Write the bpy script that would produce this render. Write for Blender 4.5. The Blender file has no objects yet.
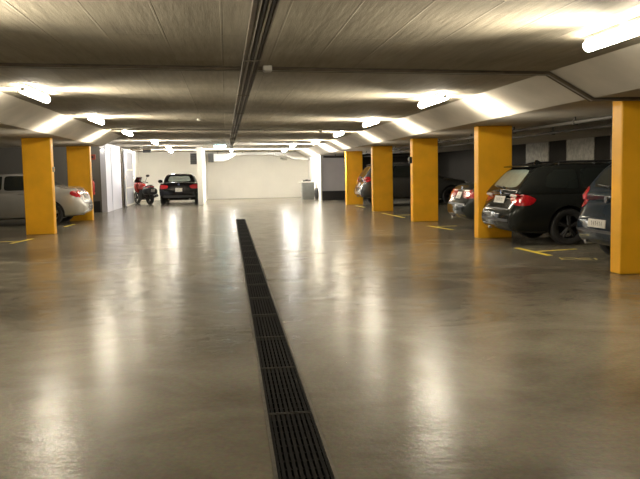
import bpy, bmesh, math, random
import numpy as np
from mathutils import Vector, Matrix
from mathutils.bvhtree import BVHTree

S = bpy.context.scene
COL = S.collection
random.seed(7)
PI = math.pi

# ------------------------------------------------------------------ camera
cam = bpy.data.cameras.new('camera')
cam.sensor_fit = 'HORIZONTAL'
cam.sensor_width = 36.0
cam.lens = 758.0 / 640.0 * 36.0
cam.clip_start = 0.05
cam.clip_end = 200
cam_o = bpy.data.objects.new('camera', cam)
COL.objects.link(cam_o)
YAW, PITCH, ROLL = 0.12118, 0.08864, 0.02
fw = Vector((math.sin(YAW) * math.cos(PITCH), math.cos(YAW) * math.cos(PITCH), -math.sin(PITCH)))
rt = Vector((math.cos(YAW), -math.sin(YAW), 0))
dn = fw.cross(rt)
r2 = rt * math.cos(ROLL) + dn * math.sin(ROLL)
d2 = dn * math.cos(ROLL) - rt * math.sin(ROLL)
mw = Matrix((r2, -d2, -fw)).transposed().to_4x4()
mw.translation = Vector((0, 0, 1.36))
cam_o.matrix_world = mw
S.camera = cam_o

# ------------------------------------------------------------------ world, exposure
w = bpy.data.worlds.new('world')
S.world = w
w.use_nodes = True
w.node_tree.nodes['Background'].inputs['Color'].default_value = (0.9, 0.85, 0.75, 1)
w.node_tree.nodes['Background'].inputs['Strength'].default_value = 0.0
S.view_settings.view_transform = 'Standard'
S.view_settings.look = 'None'
S.view_settings.gamma = 1.0
S.view_settings.use_curve_mapping = False
S.view_settings.exposure = 0.42
S.cycles.use_denoising = True
S.cycles.max_bounces = 8
S.cycles.diffuse_bounces = 5
S.cycles.glossy_bounces = 3
S.cycles.caustics_reflective = False
S.cycles.caustics_refractive = False

LAMP_COL = (1.0, 0.90, 0.72)       # the aisle tubes
LAMP_GLOW = 56.0
LAMP_SIDE = 62.0                   # watts of each side aperture of a luminaire
FAR_COL = (1.0, 0.965, 0.905)        # the tubes at the far end

# ------------------------------------------------------------------ materials
def nd(t, kind, **kw):
    n = t.nodes.new(kind)
    for k, v in kw.items():
        setattr(n, k, v)
    return n

def mat(name, col, rough=0.5, metal=0.0, var=0.12, scale=6.0, bump=0.0, coat=0.0, spec=0.5, emit=None, es=0.0, rvar=0.08):
    m = bpy.data.materials.new(name)
    m.use_nodes = True
    t = m.node_tree
    b = t.nodes['Principled BSDF']
    tc = nd(t, 'ShaderNodeTexCoord')
    n = nd(t, 'ShaderNodeTexNoise')
    n.inputs['Scale'].default_value = scale
    n.inputs['Detail'].default_value = 5
    t.links.new(tc.outputs['Object'], n.inputs['Vector'])
    r = nd(t, 'ShaderNodeValToRGB')
    r.color_ramp.elements[0].position = 0.3
    r.color_ramp.elements[1].position = 0.7
    r.color_ramp.elements[0].color = tuple(c * (1 - var) for c in col) + (1,)
    r.color_ramp.elements[1].color = tuple(min(1, c * (1 + var)) for c in col) + (1,)
    t.links.new(n.outputs['Fac'], r.inputs['Fac'])
    t.links.new(r.outputs['Color'], b.inputs['Base Color'])
    mr = nd(t, 'ShaderNodeMapRange')
    mr.inputs['To Min'].default_value = max(0.02, rough - rvar)
    mr.inputs['To Max'].default_value = min(1, rough + rvar)
    t.links.new(n.outputs['Fac'], mr.inputs['Value'])
    t.links.new(mr.outputs['Result'], b.inputs['Roughness'])
    b.inputs['Metallic'].default_value = metal
    b.inputs['Specular IOR Level'].default_value = spec
    b.inputs['Coat Weight'].default_value = coat
    b.inputs['Coat Roughness'].default_value = 0.06
    if bump:
        bp = nd(t, 'ShaderNodeBump')
        bp.inputs['Strength'].default_value = bump
        bp.inputs['Distance'].default_value = 0.01
        t.links.new(n.outputs['Fac'], bp.inputs['Height'])
        t.links.new(bp.outputs['Normal'], b.inputs['Normal'])
    if emit:
        b.inputs['Emission Color'].default_value = tuple(emit) + (1,)
        b.inputs['Emission Strength'].default_value = es
    return m

def floor_material():
    m = bpy.data.materials.new('polished concrete floor')
    m.use_nodes = True
    t = m.node_tree
    L = t.links.new
    b = t.nodes['Principled BSDF']
    tc = nd(t, 'ShaderNodeTexCoord')
    mp = nd(t, 'ShaderNodeMapping')
    mp.inputs['Scale'].default_value = (0.85, 1.0, 1.0)      # trowel sweeps run across the aisle
    L(tc.outputs['Object'], mp.inputs['Vector'])
    n1 = nd(t, 'ShaderNodeTexNoise'); n1.inputs['Scale'].default_value = 0.9; n1.inputs['Detail'].default_value = 7; n1.inputs['Roughness'].default_value = 0.62; n1.inputs['Distortion'].default_value = 0.6
    L(mp.outputs['Vector'], n1.inputs['Vector'])
    n2 = nd(t, 'ShaderNodeTexNoise'); n2.inputs['Scale'].default_value = 38; n2.inputs['Detail'].default_value = 3
    L(tc.outputs['Object'], n2.inputs['Vector'])
    n3 = nd(t, 'ShaderNodeTexNoise'); n3.inputs['Scale'].default_value = 2.6; n3.inputs['Detail'].default_value = 6; n3.inputs['Roughness'].default_value = 0.7
    L(mp.outputs['Vector'], n3.inputs['Vector'])
    r = nd(t, 'ShaderNodeValToRGB')
    e = r.color_ramp.elements
    e[0].position = 0.34; e[0].color = (0.128, 0.112, 0.078, 1)
    e[1].position = 0.68; e[1].color = (0.262, 0.233, 0.172, 1)
    L(n1.outputs['Fac'], r.inputs['Fac'])
    mx = nd(t, 'ShaderNodeMix', data_type='RGBA', blend_type='OVERLAY')
    mx.inputs[0].default_value = 0.35
    L(r.outputs['Color'], mx.inputs[6])
    L(n2.outputs['Color'], mx.inputs[7])
    hs = nd(t, 'ShaderNodeHueSaturation'); hs.inputs['Saturation'].default_value = 0.85
    L(mx.outputs[2], hs.inputs['Color'])
    L(hs.outputs['Color'], b.inputs['Base Color'])
    mr = nd(t, 'ShaderNodeMapRange'); mr.inputs['From Min'].default_value = 0.3; mr.inputs['From Max'].default_value = 0.7
    mr.inputs['To Min'].default_value = 0.20; mr.inputs['To Max'].default_value = 0.270
    L(n3.outputs['Fac'], mr.inputs['Value'])
    L(mr.outputs['Result'], b.inputs['Roughness'])
    b.inputs['Specular IOR Level'].default_value = 0.31
    bp = nd(t, 'ShaderNodeBump'); bp.inputs['Strength'].default_value = 0.35; bp.inputs['Distance'].default_value = 0.02
    L(n3.outputs['Fac'], bp.inputs['Height'])
    L(bp.outputs['Normal'], b.inputs['Normal'])
    return m

def ceiling_material():
    """board-marked concrete: long boards along the aisle, faint raised seams between them"""
    m = bpy.data.materials.new('board marked concrete')
    m.use_nodes = True
    t = m.node_tree
    L = t.links.new
    b = t.nodes['Principled BSDF']
    tc = nd(t, 'ShaderNodeTexCoord')
    sx = nd(t, 'ShaderNodeSeparateXYZ'); L(tc.outputs['Object'], sx.inputs[0])
    cb = nd(t, 'ShaderNodeCombineXYZ'); L(sx.outputs['Y'], cb.inputs['X']); L(sx.outputs['X'], cb.inputs['Y'])
    br = nd(t, 'ShaderNodeTexBrick')
    br.offset = 0.37
    br.inputs['Scale'].default_value = 1.0
    br.inputs['Brick Width'].default_value = 4.2
    br.inputs['Row Height'].default_value = 0.5
    br.inputs['Mortar Size'].default_value = 0.010
    br.inputs['Mortar Smooth'].default_value = 0.4
    br.inputs['Color1'].default_value = (0.27, 0.238, 0.176, 1)
    br.inputs['Color2'].default_value = (0.235, 0.206, 0.15, 1)
    br.inputs['Mortar'].default_value = (0.25, 0.22, 0.165, 1)
    L(cb.outputs[0], br.inputs['Vector'])
    mp = nd(t, 'ShaderNodeMapping'); mp.inputs['Scale'].default_value = (1.0, 0.09, 1.0)
    L(tc.outputs['Object'], mp.inputs['Vector'])
    n = nd(t, 'ShaderNodeTexNoise'); n.inputs['Scale'].default_value = 14; n.inputs['Detail'].default_value = 6; n.inputs['Roughness'].default_value = 0.65
    L(mp.outputs['Vector'], n.inputs['Vector'])
    n2 = nd(t, 'ShaderNodeTexNoise'); n2.inputs['Scale'].default_value = 1.3; n2.inputs['Detail'].default_value = 5
    L(tc.outputs['Object'], n2.inputs['Vector'])
    mx = nd(t, 'ShaderNodeMix', data_type='RGBA', blend_type='OVERLAY'); mx.inputs[0].default_value = 0.42
    L(br.outputs['Color'], mx.inputs[6]); L(n.outputs['Fac'], mx.inputs[7])
    mx2 = nd(t, 'ShaderNodeMix', data_type='RGBA', blend_type='OVERLAY'); mx2.inputs[0].default_value = 0.3
    L(mx.outputs[2], mx2.inputs[6]); L(n2.outputs['Fac'], mx2.inputs[7])
    L(mx2.outputs[2], b.inputs['Base Color'])
    b.inputs['Roughness'].default_value = 0.85
    ad = nd(t, 'ShaderNodeMath', operation='ADD'); L(n.outputs['Fac'], ad.inputs[0]); L(br.outputs['Fac'], ad.inputs[1])
    bp = nd(t, 'ShaderNodeBump'); bp.inputs['Strength'].default_value = 0.8; bp.inputs['Distance'].default_value = 0.010
    L(ad.outputs[0], bp.inputs['Height']); L(bp.outputs['Normal'], b.inputs['Normal'])
    return m

def grime_wall(name, col, var=0.1, rough=0.75, spec=0.3):
    return mat(name, col, rough, var=var, scale=1.2, bump=0.08, spec=spec)

M = {}
M['floor'] = floor_material()
M['ceiling'] = ceiling_material()
M['haunch'] = mat('smooth concrete', (0.42, 0.385, 0.325), 0.8, var=0.12, scale=1.6, bump=0.1)
M['white_wall'] = grime_wall('white painted wall', (0.88, 0.86, 0.80), 0.03)
M['cool_wall'] = grime_wall('white lacquered panel', (0.52, 0.52, 0.58), 0.04, 0.4)
M['grey_wall'] = grime_wall('grey painted wall', (0.48, 0.47, 0.50), 0.06)
M['umber_wall'] = grime_wall('dull grey wall', (0.13, 0.121, 0.104), 0.06)
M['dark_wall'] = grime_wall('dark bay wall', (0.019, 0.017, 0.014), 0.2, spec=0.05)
M['pale_block'] = mat('pale blockwork', (0.21, 0.197, 0.168), 0.85, var=0.3, scale=9, bump=0.3)
M['skirt'] = mat('black skirting paint', (0.012, 0.012, 0.013), 0.5)
M['yellow'] = mat('yellow pillar paint', (0.86, 0.43, 0.012), 0.5, var=0.10, scale=2.2, bump=0.06)
M['yellow_line'] = mat('worn yellow line paint', (0.80, 0.62, 0.05), 0.6, var=0.25, scale=12)
M['faded_line'] = mat('faded yellow paint', (0.48, 0.38, 0.10), 0.6, var=0.4, scale=25)
M['iron'] = mat('black cast iron', (0.009, 0.0085, 0.008), 0.7, var=0.4, scale=20, spec=0.08)
M['pit'] = mat('dark channel concrete', (0.012, 0.011, 0.010), 0.9)
M['steel_edge'] = mat('worn steel edging', (0.16, 0.145, 0.12), 0.5, metal=0.6, var=0.3, scale=18)
M['steel_dark'] = mat('grimy steel', (0.055, 0.050, 0.042), 0.6, var=0.3, scale=18, spec=0.2)
M['tray'] = mat('brown cable tray steel', (0.105, 0.084, 0.058), 0.6, metal=0.3, var=0.3)
M['conduit'] = mat('grey conduit plastic', (0.30, 0.28, 0.24), 0.55)
M['conduit_dark'] = mat('dark cable jacket', (0.035, 0.032, 0.028), 0.6)
M['box_white'] = mat('white junction box plastic', (0.38, 0.36, 0.31), 0.5)
M['housing'] = mat('lamp housing plastic', (0.62, 0.60, 0.56), 0.5)
M['glow'] = mat('lit tube diffuser', (0.9, 0.88, 0.84), 0.4, emit=LAMP_COL, es=LAMP_GLOW)
M['glow_far'] = mat('lit far tube diffuser', (0.9, 0.88, 0.86), 0.4, emit=FAR_COL, es=LAMP_GLOW * 1.7)
M['glow_cold'] = mat('lit emergency lamp', (0.7, 0.9, 0.9), 0.4, emit=(0.6, 0.95, 1.0), es=14.0)
M['galv'] = mat('galvanised duct', (0.55, 0.55, 0.54), 0.35, metal=0.7, var=0.1)
M['galv_dark'] = mat('dark duct mouth', (0.03, 0.03, 0.03), 0.7)
M['pipe_grey'] = mat('grey painted pipe', (0.045, 0.042, 0.036), 0.6)
M['cabinet'] = mat('grey steel cabinet', (0.085, 0.088, 0.082), 0.5)
M['rubber'] = mat('black tyre rubber', (0.014, 0.014, 0.014), 0.75, var=0.3)
M['black'] = mat('black plastic', (0.012, 0.012, 0.013), 0.45)
M['arch'] = mat('black wheel arch liner', (0.006, 0.006, 0.006), 0.9)
M['alloy'] = mat('alloy wheel silver', (0.30, 0.30, 0.31), 0.35, metal=0.9)
M['alloy_dark'] = mat('dark alloy wheel', (0.035, 0.035, 0.036), 0.4, metal=0.6)
M['chrome'] = mat('chrome trim', (0.7, 0.7, 0.7), 0.12, metal=1.0)
M['glass'] = mat('dark car glass', (0.012, 0.015, 0.014), 0.06, spec=0.8, rvar=0.01)
M['glass_rear'] = mat('rear glass with painted reflection', (0.22, 0.27, 0.24), 0.12, spec=0.9, rvar=0.02)  # pale green-grey reflection is put into the glass colour
M['glass_pale'] = mat('rear glass with painted pale reflection', (0.36, 0.41, 0.38), 0.12, spec=0.9, rvar=0.02)  # whitish reflection on the soft top's window, painted as base colour
M['red_lamp'] = mat('red tail lamp lens', (0.30, 0.006, 0.010), 0.15, coat=0.6, var=0.25, scale=30)
M['clear_lamp'] = mat('clear lamp lens', (0.62, 0.60, 0.58), 0.15, coat=0.6, var=0.2, scale=30)
M['plate'] = mat('white number plate', (0.52, 0.50, 0.45), 0.5)
M['plate_ink'] = mat('number plate ink', (0.06, 0.06, 0.06), 0.6)
M['blue'] = mat('blue enamel', (0.02, 0.09, 0.35), 0.3)
M['red_bike'] = mat('red motorcycle paint', (0.36, 0.022, 0.016), 0.22, coat=0.4)
M['ext_red'] = mat('red extinguisher paint', (0.42, 0.03, 0.015), 0.35)
M['sign_red'] = mat('dark red sign', (0.22, 0.03, 0.015), 0.5)
M['canvas'] = mat('black canvas soft top', (0.010, 0.010, 0.011), 0.85, bump=0.2, scale=60)
def paint(name, c, metal=0.0):
    return mat(name, c, 0.17 if metal else 0.10, metal=metal, coat=0.0, var=0.06, scale=3, rvar=0.03, spec=0.3 if metal else 0.2)
M['p_black'] = paint('graphite black car paint', (0.012, 0.013, 0.012))
M['p_green'] = paint('dark green black car paint', (0.016, 0.019, 0.018))
M['p_navy'] = paint('dark navy car paint', (0.018, 0.026, 0.036))
M['p_silver'] = paint('silver car paint', (0.50, 0.49, 0.47), 0.55)
M['p_grey'] = paint('dark grey car paint', (0.085, 0.085, 0.084), 0.5)
M['p_jet'] = paint('jet black car paint', (0.007, 0.007, 0.008), 0.1)

# ------------------------------------------------------------------ mesh helpers
def link(name, bm, m, parent=None, loc=None, smooth=False, bevel=0.0, angle=35):
    me = bpy.data.meshes.new(name)
    bmesh.ops.recalc_face_normals(bm, faces=bm.faces[:])
    if smooth:
        for f in bm.faces:
            f.smooth = True
        for e in bm.edges:
            if len(e.link_faces) == 2 and e.calc_face_angle(0) > math.radians(angle):
                e.smooth = False
    bm.to_mesh(me)
    bm.free()
    for k in (m if isinstance(m, (list, tuple)) else [m]):
        me.materials.append(M[k])
    o = bpy.data.objects.new(name, me)
    COL.objects.link(o)
    if parent is not None:
        o.parent = parent
    if loc is not None:
        o.location = loc
    if bevel:
        md = o.modifiers.new('edge', 'BEVEL')
        md.width = bevel
        md.segments = 2
        md.limit_method = 'ANGLE'
    return o

def thing(name, label, cat, loc=(0, 0, 0), rz=0.0, group=None):
    o = bpy.data.objects.new(name, None)
    o.empty_display_size = 0.2
    COL.objects.link(o)
    o.location = loc
    o.rotation_euler = (0, 0, rz)
    return tag(o, label, cat, group)

def tag(o, label, cat, group=None):
    o['label'] = label
    o['category'] = cat
    if group:
        o['group'] = group
    return o

def struct(o):
    o['kind'] = 'structure'
    return o

def copy_tree(o, parent=None):
    c = o.copy()
    COL.objects.link(c)
    if parent is not None:
        c.parent = parent
    for ch in list(o.children):
        copy_tree(ch, c)
    return c

def B():
    return bmesh.new()

def box(bm, x0, x1, y0, y1, z0, z1, mi=0):
    v = [bm.verts.new(p) for p in ((x0, y0, z0), (x1, y0, z0), (x1, y1, z0), (x0, y1, z0), (x0, y0, z1), (x1, y0, z1), (x1, y1, z1), (x0, y1, z1))]
    for q in ((0, 3, 2, 1), (4, 5, 6, 7), (0, 1, 5, 4), (1, 2, 6, 5), (2, 3, 7, 6), (3, 0, 4, 7)):
        f = bm.faces.new([v[i] for i in q])
        f.material_index = mi
    return bm

def prism(bm, pts, axis, a, b, mi=0):
    """extrude a 2-D outline along an axis: axis 'y' takes (x,z), 'x' takes (y,z), 'z' takes (x,y)"""
    def P(p, t):
        return {'y': (p[0], t, p[1]), 'x': (t, p[0], p[1]), 'z': (p[0], p[1], t)}[axis]
    A = [bm.verts.new(P(p, a)) for p in pts]
    C = [bm.verts.new(P(p, b)) for p in pts]
    fs = [bm.faces.new(A), bm.faces.new(C[::-1])]
    for i in range(len(pts)):
        j = (i + 1) % len(pts)
        fs.append(bm.faces.new((A[i], A[j], C[j], C[i])))
    for f in fs:
        f.material_index = mi
    return fs

def tube(bm, path, r, seg=10, cap=True):
    path = [Vector(p) for p in path]
    rs = r if isinstance(r, (list, tuple)) else [r] * len(path)
    rings = []
    for i, p in enumerate(path):
        t = (path[min(i + 1, len(path) - 1)] - path[max(i - 1, 0)]).normalized()
        u = t.cross(Vector((0, 0, 1)))
        if u.length < 1e-3:
            u = t.cross(Vector((0, 1, 0)))
        u.normalize()
        v = t.cross(u)
        rings.append([bm.verts.new(p + (u * math.cos(2 * PI * k / seg) + v * math.sin(2 * PI * k / seg)) * rs[i]) for k in range(seg)])
    for a, b in zip(rings, rings[1:]):
        for k in range(seg):
            bm.faces.new((a[k], a[(k + 1) % seg], b[(k + 1) % seg], b[k]))
    if cap:
        bm.faces.new(rings[0][::-1])
        bm.faces.new(rings[-1])
    return bm

def lathe(bm, prof, axis='y', seg=28, c=(0, 0, 0)):
    """prof: (radius, along-axis) pairs; closed outline if it ends where it starts"""
    rings = []
    for r, a in prof:
        ring = []
        for k in range(seg):
            t = 2 * PI * k / seg
            if axis == 'y':
                p = (r * math.cos(t), a, r * math.sin(t))
            elif axis == 'z':
                p = (r * math.cos(t), r * math.sin(t), a)
            else:
                p = (a, r * math.cos(t), r * math.sin(t))
            ring.append(bm.verts.new((p[0] + c[0], p[1] + c[1], p[2] + c[2])))
        rings.append(ring)
    for a, b in zip(rings, rings[1:]):
        for k in range(seg):
            bm.faces.new((a[k], a[(k + 1) % seg], b[(k + 1) % seg], b[k]))
    if prof[0] != prof[-1]:
        bm.faces.new(rings[0])
        bm.faces.new(rings[-1][::-1])
    else:
        bmesh.ops.remove_doubles(bm, verts=bm.verts[:], dist=1e-5)
    return bm

def ellipsoid(bm, c, r, seg=14):
    m4 = Matrix.Translation(c) @ Matrix.Diagonal((r[0], r[1], r[2], 1))
    bmesh.ops.create_uvsphere(bm, u_segments=seg, v_segments=max(8, seg // 2 + 2), radius=1.0, matrix=m4)
    return bm

# ------------------------------------------------------------------ the setting
Y0, Y1 = -9.0, 42.2
XL, XR = -10.3, 10.3
# channel: slightly off the aisle axis, as measured
def chx(y):
    return 0.302 + 0.0038 * y
CH0, CH1, CHW = 0.12, 22.96, 0.128
b = B()
ch = [(chx(CH0) - CHW, CH0), (chx(CH0) + CHW, CH0), (chx(CH1) + CHW, CH1), (chx(CH1) - CHW, CH1)]
def quad(bm, p):
    return bm.faces.new([bm.verts.new(q) for q in p])
quad(b, [(XL, Y0, 0), (XR, Y0, 0), (XR, CH0, 0), (XL, CH0, 0)])
quad(b, [(XL, CH1, 0), (XR, CH1, 0), (XR, Y1, 0), (XL, Y1, 0)])
quad(b, [(XL, CH0, 0), ch[0] + (0,), ch[3] + (0,), (XL, CH1, 0)])
quad(b, [ch[1] + (0,), (XR, CH0, 0), (XR, CH1, 0), ch[2] + (0,)])
for i in range(4):
    j = (i + 1) % 4
    f = quad(b, [ch[i] + (0,), ch[j] + (0,), ch[j] + (-0.2,), ch[i] + (-0.2,)])
    f.material_index = 1
f = quad(b, [c + (-0.2,) for c in ch])
f.material_index = 1
bmesh.ops.remove_doubles(b, verts=b.verts[:], dist=1e-5)
struct(link('floor', b, ['floor', 'pit']))

LS, RS = 2.31, 2.19          # soffit heights left and right
CLZ, CRZ = 2.625, 2.51       # ceiling at the left and right crease (it falls to the right)
LX0, LX1, RX0, RX1 = -3.83, -3.24, 3.90, 4.45
TOP = 3.0
def czt(x):
    return CRZ + (CLZ - CRZ) * (RX0 - x) / (RX0 - LX1)
b = B()
HEND = 24.66
def ceil_piece(bm, prof, ya, yb):
    for (xa, za, mi), (xb, zb, _) in zip(prof, prof[1:]):
        fs = prism(bm, [(xa, za), (xb, zb), (xb, TOP), (xa, TOP)], 'y', ya, yb, mi)
ceil_piece(b, [(XL, LS, 1), (LX0, LS, 1), (LX1, CLZ, 0), (RX0, CRZ, 1), (RX1, RS, 1), (XR, RS, 1)], Y0, HEND)
ceil_piece(b, [(XL, czt(-4), 0), (LX1, CLZ, 0), (RX0, CRZ, 1), (RX1, RS, 1), (XR, RS, 1)], HEND, Y1)
struct(link('ceiling', b, ['ceiling', 'haunch']))

def wall(name, x0, x1, y0, y1, z1, m, z0=0.0):
    return struct(link(name, box(B(), x0, x1, y0, y1, z0, z1), m))
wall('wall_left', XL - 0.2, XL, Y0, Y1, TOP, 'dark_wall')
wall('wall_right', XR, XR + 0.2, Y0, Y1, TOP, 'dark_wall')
wall('wall_behind', XL, XR, Y0 - 0.2, Y0, TOP, 'grey_wall')
wall('wall_back', XL, XR, Y1, Y1 + 0.2, TOP, 'white_wall')
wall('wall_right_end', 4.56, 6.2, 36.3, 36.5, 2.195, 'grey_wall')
wall('wall_right_far', 6.2, XR, 36.3, 36.5, 2.195, 'dark_wall')  # end wall further in: light falloff put into a darker colour
wall('wall_right_side', 4.54, 4.74, 36.5, Y1, 2.195, 'white_wall')
wall('wall_right_nib', 4.50, 4.56, 36.24, 36.5, 2.195, 'white_wall')
wall('wall_left_end', XL, -4.72, 29.7, 29.9, 2.66, 'umber_wall')
wall('wall_left_side', -4.72, -4.52, 29.68, 33.9, 2.66, 'cool_wall')
wall('wall_left_garage', -4.86, -4.66, 33.9, Y1, 2.66, 'white_wall')
wall('wall_partition', -1.28, -1.06, 34.6, Y1, 2.60, 'white_wall')
wall('baseboard_right', 4.56, XR, 36.27, 36.3, 0.45, 'skirt')
wall('baseboard_left', XL, -4.78, 29.66, 29.7, 0.43, 'skirt')
struct(link('trim_1', box(B(), -4.53, -4.50, 31.0, 31.06, 0, 2.5), 'cool_wall'))
struct(link('trim_2', box(B(), -4.53, -4.46, 33.78, 33.95, 0, 2.6), 'tray'))
# pale blockwork fields between dark pilasters on the wall behind the right-hand bays
n = 0
for ya, yb in ((12.8, 14.6), (15.5, 17.2), (18.2, 19.4), (20.3, 22.05), (23.35, 25.2)):
    n += 1
    struct(link('trim_%d' % (n + 2), box(B(), XR - 0.03, XR, ya, yb, 0.0, 2.19), 'pale_block'))

# ------------------------------------------------------------------ pillars
def pillar(x0, x1, y0, y1, h, label):
    bm = box(B(), x0, x1, y0, y1, 0, h)
    o = link('pillar', bm, 'yellow', bevel=0.018)
    return tag(o, label, 'pillar', 'yellow pillars along the aisle')
RXA = 4.87
for (yn, lab) in ((8.92, 'yellow pillar at the right edge, nearest the camera, beside the navy hatchback'),
                  (14.32, 'yellow pillar right behind the black estate car'),
                  (19.56, 'yellow pillar with a small dark device box on its aisle end'),
                  (25.06, 'yellow pillar between the box-carrying pillar and the grey off-roader'),
                  (30.72, 'furthest right yellow pillar, behind the grey off-roader, next to the grey wall')):
    pillar(RXA, RXA + 0.69, yn, yn + 0.25, 2.19, lab)
pillar(-4.80, -4.13, 18.84, 19.09, 2.31, 'yellow pillar at left standing in front of the silver saloon')
pillar(-4.87, -4.17, 24.32, 24.57, 2.31, 'yellow pillar at left standing behind the silver saloon boot')

# ------------------------------------------------------------------ drain channel
def strip(bm, xo0, xo1, y0, y1, z0, z1):
    v = []
    for z in (z0, z1):
        for (xo, y) in ((xo0, y0), (xo1, y0), (xo1, y1), (xo0, y1)):
            v.append(bm.verts.new((chx(y) + xo, y, z)))
    for q in ((0, 3, 2, 1), (4, 5, 6, 7), (0, 1, 5, 4), (1, 2, 6, 5), (2, 3, 7, 6), (3, 0, 4, 7)):
        bm.faces.new([v[i] for i in q])
for sd, lab in ((-1, 'left'), (1, 'right')):
    b = B()
    xa, xb = sorted((sd * (CHW - 0.004), sd * (CHW + 0.014)))
    strip(b, xa, xb, CH0, CH1, -0.06, 0.0025)
    tag(link('channel_rail', b, 'steel_edge'), 'long thin steel rail edging the %s side of the floor drain' % lab, 'drain rail')
GL = 1.02
b = B()
hw, hl = 0.1215, GL / 2 - 0.006
box(b, -hw, -hw + 0.012, -hl, hl, -0.04, 0)
box(b, hw - 0.012, hw, -hl, hl, -0.04, 0)
for k in range(8):
    x = -hw + 0.012 + (k + 0.5) * (2 * hw - 0.024) / 8
    box(b, x - 0.0085, x + 0.0085, -hl + 0.01, hl - 0.01, -0.035, -0.002)
for k in range(1, 10):
    y = -hl + k * 2 * hl / 10
    box(b, -hw + 0.01, hw - 0.01, y - 0.006, y + 0.006, -0.034, -0.006)
ORD = ['first', 'second', 'third', 'fourth', 'fifth', 'sixth', 'seventh', 'eighth', 'ninth', 'tenth', 'eleventh', 'twelfth',
       'thirteenth', 'fourteenth', 'fifteenth', 'sixteenth', 'seventeenth', 'eighteenth', 'nineteenth', 'twentieth', 'twenty-first', 'twenty-second']
g0 = None
ys = []
y = 4.20 + 0.51 - 2 * GL
while y + GL / 2 < CH1 + 0.02:
    ys.append(y)
    y += GL
NG = len(ys)
for i, y in enumerate(ys):
    if g0 is None:
        g0 = link('drain_grate', b, 'iron')
        for sg in (-1, 1):
            ya_, yb_ = sorted((sg * hl, sg * (hl - 0.010)))
            link('end_bar', box(B(), -hw, hw, ya_, yb_, -0.04, 0.0005), 'steel_dark', g0)
        o = g0
    else:
        o = copy_tree(g0)
    o.location = (chx(y), y, 0)
    o.rotation_euler = (0, 0, -0.0038)
    k = NG - 1 - i
    tag(o, 'black slotted floor grating, ' + ('the furthest of its row' if k == 0 else ORD[k] + ' from the far end of the row'), 'drain grate', 'floor drain gratings')
# the short rest at the far end and the small square gully cover there
y = ys[-1] + GL / 2
if CH1 - y > 0.1:
    b = B()
    strip(b, -0.1215, 0.1215, y + 0.006, CH1 - 0.008, -0.035, -0.001)
    tag(link('end_cover', b, 'iron'), 'short dark closing plate at the far end of the floor drain', 'drain cover')

# ------------------------------------------------------------------ floor markings
def marking(label, bits, m='yellow_line', name='floor_marking'):
    bm = B()
    for (xa, ya, xb, yb, wd) in bits:
        d = Vector((xb - xa, yb - ya, 0)).normalized()
        nrm = Vector((-d.y, d.x, 0)) * wd / 2
        p, q = Vector((xa, ya, 0)), Vector((xb, yb, 0))
        prism(bm, [(v.x, v.y) for v in (p - nrm, q - nrm, q + nrm, p + nrm)], 'z', 0.0004, 0.0016)
    return tag(link(name, bm, m), label, 'floor marking', 'yellow bay markings')
marking('yellow T bay mark on the floor between the navy hatchback and the black estate', [(4.90, 12.42, 4.95, 11.18, 0.10), (5.0, 11.78, 5.75, 11.95, 0.085)])
marking('yellow T bay mark on the floor beside the dark saloon boot', [(4.86, 18.0, 5.05, 16.62, 0.10), (5.02, 17.75, 5.5, 17.75, 0.08)])
marking('yellow bay mark at the foot of the box-carrying pillar, in the empty bay', [(4.98, 24.1, 5.06, 21.4, 0.10), (5.05, 22.7, 5.8, 22.7, 0.08)])
marking('short yellow bay mark on the floor beneath the grey off-roader bumper', [(5.10, 29.9, 5.16, 28.3, 0.09)])
marking('yellow bay mark on the floor in front of the left nearest pillar', [(-4.52, 16.5, -4.34, 17.6, 0.09), (-5.4, 17.0, -4.45, 17.0, 0.08)])
marking('faint yellow bay mark on the floor under the silver saloon boot', [(-4.46, 21.6, -4.40, 22.6, 0.09)])
# worn bay number in front of the hatchback: two worn figures, unreadable
def ring(cx, cy, r0, r1, seg=14, a0=0, a1=2 * PI):
    out = []
    for k in range(seg):
        t0 = a0 + (a1 - a0) * k / seg
        t1 = a0 + (a1 - a0) * (k + 1) / seg
        out.append((cx + r0 * math.cos(t0), cy + r1 * math.sin(t0), cx + r0 * math.cos(t1), cy + r1 * math.sin(t1), 0.03))
    return out
marking('faded yellow bay figures on the floor behind the navy hatchback', ring(5.05, 10.72, 0.12, 0.09) + ring(5.26, 10.62, 0.11, 0.08, a0=0.6, a1=5.2) + [(4.90, 10.62, 4.96, 10.85, 0.03), (5.36, 10.47, 5.42, 10.66, 0.03)], 'faded_line')

# ------------------------------------------------------------------ ceiling lights
def add_area(name, parent, loc, direction, sx, sy, watts, col, spread):
    li = bpy.data.lights.new(name, 'AREA')
    li.shape = 'RECTANGLE'
    li.size = sx
    li.size_y = sy
    li.energy = watts
    li.color = col
    li.spread = spread
    o = bpy.data.objects.new(name, li)
    COL.objects.link(o)
    o.parent = parent
    o.location = loc
    o.rotation_euler = Vector(direction).to_track_quat('-Z', 'Y').to_euler()
    return o

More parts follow.
